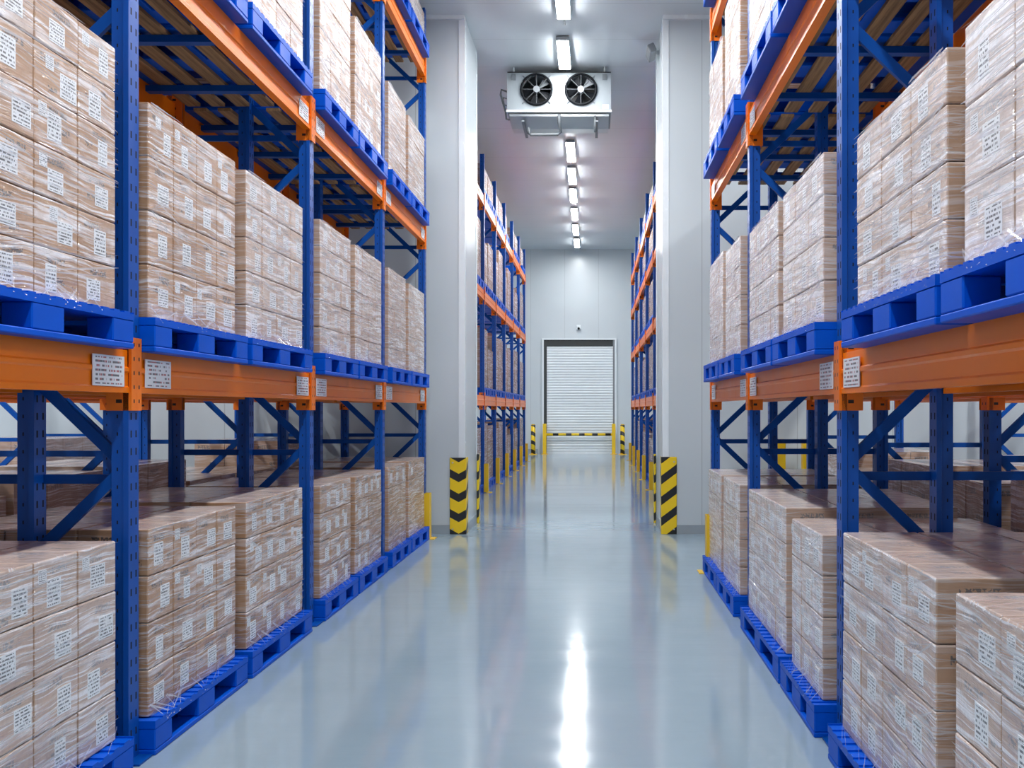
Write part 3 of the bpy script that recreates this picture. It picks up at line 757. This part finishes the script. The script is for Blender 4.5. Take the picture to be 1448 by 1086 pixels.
# ------------------------------------------------------------------ stretch film in ribbons and gathers
def film_for(l, rf):
    b = MB(); s, xf = l.s, l.xf
    near = 0.34                                       # how far the film is built on the side that looks at the camera
    def P(t, z, off):
        """t < 0: on the near side face; 0..L: aisle face; past L: far side"""
        L = l.y1 - l.y0
        if t < 0: return (s*(xf - off*0 + (-t)), l.y0 - off, z)
        if t > L: return (s*(xf + (t - L)), l.y1 + off, z)
        return (s*(xf - off), l.y0 + t, z)
    def ribbon(t0, t1, za, zb_, w0, w1, off, n=9, sag=0.0):
        L = l.y1 - l.y0
        ts = sorted([t0 + (t1 - t0)*i/(n-1) for i in range(n)] + [t for t in (-0.001, 0.001, L - 0.001, L + 0.001) if t0 < t < t1])
        vs, fs = [], []
        for i, t in enumerate(ts):
            f = (t - t0)/(t1 - t0); zz = za + (zb_ - za)*f + sag*math.sin(math.pi*f) + rf.uniform(-0.002, 0.002); w = w0 + (w1 - w0)*f
            if i in (0, len(ts) - 1): w *= 0.2
            o_ = off + rf.uniform(0, 0.003)
            vs += [P(t, zz - w/2, o_), P(t, zz + w/2, o_ + 0.001)]
        for i in range(len(ts) - 1): fs.append((2*i, 2*i + 1, 2*i + 3, 2*i + 2))
        b.add(vs, fs)
    L = l.y1 - l.y0; H = l.z1 - l.z0; ch = H/l.rows
    amount = {'carton': 85, 'carton_mid': 110, 'carton_heavy': 125, 'carton_white': 90}[l.film]
    for _ in range(amount):
        z0 = l.z0 + rf.uniform(0.02, H - 0.02); tl = rf.gauss(0.02, 0.07)
        ta = rf.uniform(-near, L*0.5); tb = ta + rf.uniform(0.25, 0.9)*L
        ta, tb = max(ta, -near), min(tb, L - 0.004)
        ze = min(max(z0 + tl*(tb - ta), l.z0 + 0.01), l.z1 - 0.005)
        ribbon(ta, tb, z0, ze, 0.001 + 0.006*rf.random()**2.5, 0.001 + 0.011*rf.random()**2.5, 0.005 + rf.uniform(0, 0.004), sag=rf.uniform(-0.012, 0.012))
    # gathers that fan out from the near corner at every course
    for j in range(l.rows + 1):
        zc_ = l.z0 + j*ch
        for _ in range(rf.randint(5, 8)):
            ln = rf.uniform(0.12, 0.42)
            ribbon(0.004, ln, min(max(zc_ + rf.uniform(-0.006, 0.006), l.z0 + 0.004), l.z1 - 0.004), min(max(zc_ + rf.uniform(-0.55, 0.55)*ln, l.z0 + 0.005), l.z1 - 0.004), 0.005, rf.uniform(0.001, 0.003), 0.006, 6)
    # skirt pulled down on the pallet edge
    for _ in range(16):
        t0 = rf.uniform(0.0, L*0.85); zz = l.z0 - rf.uniform(0.0, 0.02)
        x_ = s*(xf - 0.052)
        t1 = min(L - 0.01, max(0.0, t0 + rf.uniform(-0.2, 0.3))); w = rf.uniform(0.002, 0.009)
        b.add([(x_, l.y0 + t0, zz - 0.012), (x_, l.y0 + t0 + w, zz - 0.012), (s*(xf - 0.006), l.y0 + t1 + w*0.3, l.z0 + 0.05), (s*(xf - 0.006), l.y0 + t1, l.z0 + 0.06)], [(0, 1, 2, 3)])
    # film drawn over the top edge
    if l.z1 < EYE:
        for _ in range(22):
            t0 = rf.uniform(0.02, L - 0.02); dx = rf.uniform(0.15, 0.6); sl = rf.uniform(-0.25, 0.25); w = rf.uniform(0.002, 0.008); zz = l.z1 + 0.004
            t1 = min(max(t0 + sl, 0.0), L)
            b.add([(s*(xf - 0.005), l.y0 + t0, zz - 0.012), (s*(xf - 0.005), l.y0 + t0 + w, zz - 0.012), (s*xf, l.y0 + t0 + w, zz), (s*xf, l.y0 + t0, zz),
                   (s*(xf + dx), l.y0 + t1 + w*0.4, zz), (s*(xf + dx), l.y0 + t1, zz)], [(0, 1, 2, 3), (3, 2, 4, 5)])
    o = link('stretch_film', b.mesh('stretch_film', M['film']))
    tag(o, 'clear stretch film wrapped round %s' % l.phrase, 'stretch film', 'stretch film on the pallet loads')
rf = random.Random(23)
for l in LOADS:
    if l.room == 1: film_for(l, rf)

# ------------------------------------------------------------------ air cooler under the ceiling
CYY = 13.3
def zpx(y, d): return EYE + (CY - y) * d / F
x0, x1 = (717 - CX)*CYY/F, (864 - CX)*CYY/F
zt, zb = zpx(103, CYY), zpx(157, CYY)
w = x1 - x0; h = zt - zb
t = thing('air_cooler', 'white ceiling air cooler with two black fans hung before the far room', 'air cooler', ((x0 + x1)/2, CYY, zb))
hw = w/2
R = 0.212
fans = [((758.8 - CX)*CYY/F - (x0 + x1)/2, zpx(126.8, CYY) - zb), ((821.5 - CX)*CYY/F - (x0 + x1)/2, zpx(126.8, CYY) - zb)]
# casing whose front has two round openings
b = MB(); n = 32
def face_with_holes():
    vs, fs = [], []
    bounds = [-hw, 0.0, hw]
    for q, (fx, fz) in enumerate(fans):
        a0, a1 = (-hw, 0.0) if q == 0 else (0.0, hw)
        ring, outer = [], []
        for k in range(n):
            an = 2*math.pi*k/n; c_, s_ = math.cos(an), math.sin(an)
            ring.append((fx + R*c_, 0, fz + R*s_))
            # where the same ray leaves the panel
            tx = ((a1 - fx)/c_ if c_ > 1e-6 else (a0 - fx)/c_ if c_ < -1e-6 else 1e9); tz = ((h - fz)/s_ if s_ > 1e-6 else (0 - fz)/s_ if s_ < -1e-6 else 1e9)
            m_ = min(tx, tz); outer.append((fx + m_*c_, 0, fz + m_*s_))
        o_ = len(vs); vs += ring + outer + [(p[0], 0.12, p[2]) for p in ring]
        for k in range(n):
            k2 = (k + 1) % n
            fs.append((o_ + k, o_ + n + k, o_ + n + k2, o_ + k2)); fs.append((o_ + k2, o_ + 2*n + k2, o_ + 2*n + k, o_ + k))
        for cx_, cz_ in ((a0, 0), (a1, 0), (a0, h), (a1, h)):
            best = sorted(range(n), key=lambda k: (outer[k][0] - cx_)**2 + (outer[k][2] - cz_)**2)[:2]
            vs.append((cx_, 0, cz_)); ii = sorted(best); 
            if ii == [0, n-1]: ii = [n-1, 0]
            fs.append((o_ + n + ii[0], len(vs) - 1, o_ + n + ii[1]))
    return vs, fs
vs, fs = face_with_holes(); b.add(vs, fs)
dp = 0.85
b.add([(-hw,0,0),(hw,0,0),(hw,0,h),(-hw,0,h),(-hw,dp,0),(hw,dp,0),(hw,dp,h),(-hw,dp,h)], [(0,4,5,1),(1,5,6,2),(2,6,7,3),(3,7,4,0),(5,4,7,6)])
link('casing', b.mesh('casing', M['case']), t)
link('edge_lip', MB().box(-hw - 0.01, hw + 0.01, -0.02, 0.0, -0.02, 0.012).mesh('lip', M['trim']), t)
for fx, fz in fans:
    f = link('fan', MB().tube([(fx + R*math.cos(2*math.pi*k/32), -0.015, fz + R*math.sin(2*math.pi*k/32)) for k in range(32)], 0.017, 8, closed=True).mesh('fan_ring', M['dark'], True), t)
    bb = MB(); c0 = [(fx + (R + 0.01)*math.cos(2*math.pi*k/32), 0.4, fz + (R + 0.01)*math.sin(2*math.pi*k/32)) for k in range(32)]
    bb.add(c0, [tuple(range(32))[::-1]]); link('back_mesh', bb.mesh('back', M['black']), f)
    for k in range(8):
        an = math.pi/4*k + 0.0
        link('guard_spoke', MB().tube([(fx + 0.04*math.cos(an), -0.02, fz + 0.04*math.sin(an)), (fx + R*math.cos(an), -0.02, fz + R*math.sin(an))], 0.0055, 6).mesh('spoke', M['spoke']), f)
    for k in range(5):
        an = 2*math.pi/5*k + 0.5; a2 = an + 0.62
        pts = []
        for r_, aa, yy in ((0.05, an, 0.02), (0.195, an - 0.05, 0.015), (0.195, a2, 0.07), (0.05, a2, 0.05)):
            pts.append((fx + r_*math.cos(aa), yy, fz + r_*math.sin(aa)))
        pts += [(p[0], p[1] + 0.006, p[2]) for p in pts]
        q = MB(); q.add(pts, [(0,1,2,3), (7,6,5,4), (0,4,5,1), (1,5,6,2), (2,6,7,3), (3,7,4,0)])
        link('fan_blade', q.mesh('blade', M['grey' if k == 0 else 'dark']), f)
    link('hub', MB().tube([(fx, -0.03, fz), (fx, 0.06, fz)], 0.046, 16).mesh('hub', M['grey']), f)
    for k in range(4):
        an = math.pi/4 + math.pi/2*k
        link('mounting_clip', MB().tube([(fx + R*math.cos(an), -0.01, fz + R*math.sin(an)), (fx + (R + 0.06)*math.cos(an), -0.008, fz + (R + 0.06)*math.sin(an))], 0.008, 6).mesh('clip', M['grey']), f)
# drip tray, sloping up to the rear
b = MB(); b.prism([(0.04, -0.02), (0.04, -0.06), (0.45, -0.12), (0.80, -0.08), (0.80, -0.02)], 'x', -hw + 0.03, hw - 0.03); link('drip_tray', b.mesh('tray', M['steel']), t)
for x in (-hw + 0.22, hw - 0.2):
    link('tray_bracket', MB().box(x - 0.02, x + 0.02, 0.01, 0.82, -0.145, -0.125).mesh('bracket', M['grey']), t)
link('drain_pipe', MB().tube([(0.0, 0.02, -0.03), (0.0, 0.05, -0.15), (0.02, 0.12, -0.26), (-0.02, 0.12, -0.29), (-0.40, 0.10, -0.30), (-0.43, 0.1, -0.28), (-0.43, 0.12, -0.2)], 0.022, 8).mesh('drain', M['pipe'], True), t)
link('drain_pipe', MB().tube([(hw - 0.22, 0.05, -0.05), (hw - 0.22, 0.05, -0.28)], 0.018, 8).mesh('drain', M['pipe'], True), t)
link('refrigerant_pipe', MB().tube([(-hw, 0.1, 0.30), (-hw - 0.09, 0.1, 0.33), (-hw - 0.10, 0.1, 0.26), (-hw - 0.03, 0.1, 0.02), (-hw - 0.02, 0.1, -0.08), (-hw + 0.01, 0.2, -0.06)], 0.014, 8).mesh('coolant', M['pipe'], True), t)
link('refrigerant_pipe', MB().tube([(-hw, 0.1, 0.2), (-hw - 0.06, 0.1, 0.22), (-hw - 0.05, 0.1, 0.12), (-hw, 0.1, 0.1)], 0.01, 8).mesh('coolant', M['pipe'], True), t)
link('hanger_rail', MB().box(-hw, hw, 0.02, 0.06, h + 0.0, h + 0.022).mesh('rail', M['black']), t)
ch_ = ceil_z(CYY) - zb
for x in (-hw + 0.09, hw - 0.09):
    for y in (0.05, 0.75):
        link('hanger_rod', MB().tube([(x, y, h - 0.005), (x, y, ch_)], 0.012, 8).mesh('rod', M['steel']), t)
    link('hanger_bracket', MB().box(x - 0.03, x + 0.03, -0.012, 0.0, h - 0.1, h - 0.02).mesh('hook', M['grey']), t)
q = MB(); q.box(hw - 0.12, hw - 0.03, -0.003, 0, 0.03, 0.09); link('warning_sticker', q.mesh('sticker', M['beam_label']), t)

# tilted lamp box on the right wall end
t = thing('wall_heater', 'small grey tilted box fixture high on the end of the right wall', 'wall fixture', (OXR, WY1 - 0.5, 6.06))
b = MB().box(-0.055, 0.055, -0.18, 0.18, -0.045, 0.045)
link('housing', bevel(b.mesh('housing', M['grey']), 0.01), t, (-0.10, 0, 0.0), (0, 1.15, 0))
link('bracket', MB().box(-0.06, 0.0, -0.02, 0.02, -0.02, 0.02).mesh('bracket', M['steel']), t)

# ------------------------------------------------------------------ lamps
def lamp(x, y, L, label):
    zc_ = ceil_z(y)
    t = thing('ceiling_light', label, 'ceiling light', (x, y, zc_), 'row of lights along the ceiling')
    W = 0.085
    link('housing', bevel(MB().box(-W, W, -L/2, L/2, -0.078, -0.03).mesh('housing', M['case']), 0.008), t)
    b = MB(); b.prism([(-W*0.9, -0.078), (-W*0.86, -0.088), (W*0.86, -0.088), (W*0.9, -0.078)], 'y', -L/2 + 0.05, L/2 - 0.05)
    link('diffuser', b.mesh('diffuser', M['lamp']), t)
    for e in (-1, 1):
        link('hanger', MB().box(-0.01, 0.01, e*L*0.36 - 0.01, e*L*0.36 + 0.01, -0.03, 0.004).mesh('hanger', M['steel']), t)
    link('supply_cable', MB().tube([(0, L/2, -0.04), (0, L/2 + 0.15, -0.03), (0, L/2 + 0.3, -0.01)], 0.012, 6).mesh('cable', M['grey']), t)
LIGHTS = [(-0.36, 10.85, 1.15), (-0.40, 12.63, 1.06), (-0.44, 18.1, 1.4), (-0.465, 20.25, 1.45), (-0.49, 22.4, 1.4), (-0.51, 24.95, 1.45), (-0.53, 27.65, 1.6), (-0.55, 30.4, 1.6)]
LLAB = ['ceiling light cut off by top edge of view, nearest', 'ceiling light hanging just before the air cooler', 'ceiling light just beyond the air cooler', 'second ceiling light beyond the air cooler', 'third ceiling light beyond the air cooler',
        'fourth ceiling light beyond the air cooler', 'second last ceiling light before the end wall', 'last ceiling light, closest to the end wall']
for (x, y, L), lab in zip(LIGHTS, LLAB): lamp(x, y, L, lab)
def area_lamp(x, y, w, l, power):
    ld = bpy.data.lights.new('unseen_ceiling_light', 'AREA'); ld.shape = 'RECTANGLE'; ld.size = w; ld.size_y = l; ld.energy = power; ld.color = (0.95, 0.98, 1.0)
    o = bpy.data.objects.new('unseen_ceiling_light', ld); COL.objects.link(o); o.location = (x, y, ceil_z(y) - 0.1)
    return o
for y in (9.0, 7.2, 5.4, 3.6, 1.8, 0.0, -1.8): area_lamp(-0.38, y, 0.16, 1.2, 66)
for y in (2.0, 5.0, 8.0): area_lamp(-5.6, y, 0.16, 1.2, 110); area_lamp(4.5, y, 0.16, 1.2, 110); area_lamp(-9.3, y, 0.16, 1.2, 120); area_lamp(8.6, y, 0.16, 1.2, 120)
for y in (18, 24): area_lamp(-6, y, 0.16, 1.2, 420); area_lamp(6, y, 0.16, 1.2, 420)  # unseen lights added in the far side aisles to brighten that room

# ------------------------------------------------------------------ world, camera, view
wd = bpy.data.worlds.new('World'); S.world = wd; wd.use_nodes = True
wd.node_tree.nodes['Background'].inputs[0].default_value = (0.6, 0.65, 0.7, 1); wd.node_tree.nodes['Background'].inputs[1].default_value = 0.2
cam = bpy.data.cameras.new('Camera'); co = bpy.data.objects.new('Camera', cam); COL.objects.link(co)
co.location = (0, 0, EYE); co.rotation_euler = (math.pi/2, 0, 0)
cam.sensor_fit = 'HORIZONTAL'; cam.sensor_width = 36.0; cam.lens = 36.0 * F / 1448
cam.shift_x = -(CX - 724)/1448; cam.shift_y = (CY - 543)/1448
cam.clip_start = 0.05; cam.clip_end = 200
S.camera = co
S.view_settings.view_transform = 'Standard'; S.view_settings.look = 'None'; S.view_settings.gamma = 1.0; S.view_settings.use_curve_mapping = False
S.view_settings.exposure = 0.16
S.cycles.max_bounces = 7; S.cycles.diffuse_bounces = 4; S.cycles.glossy_bounces = 3; S.cycles.transparent_max_bounces = 8; S.cycles.caustics_reflective = False; S.cycles.caustics_refractive = False
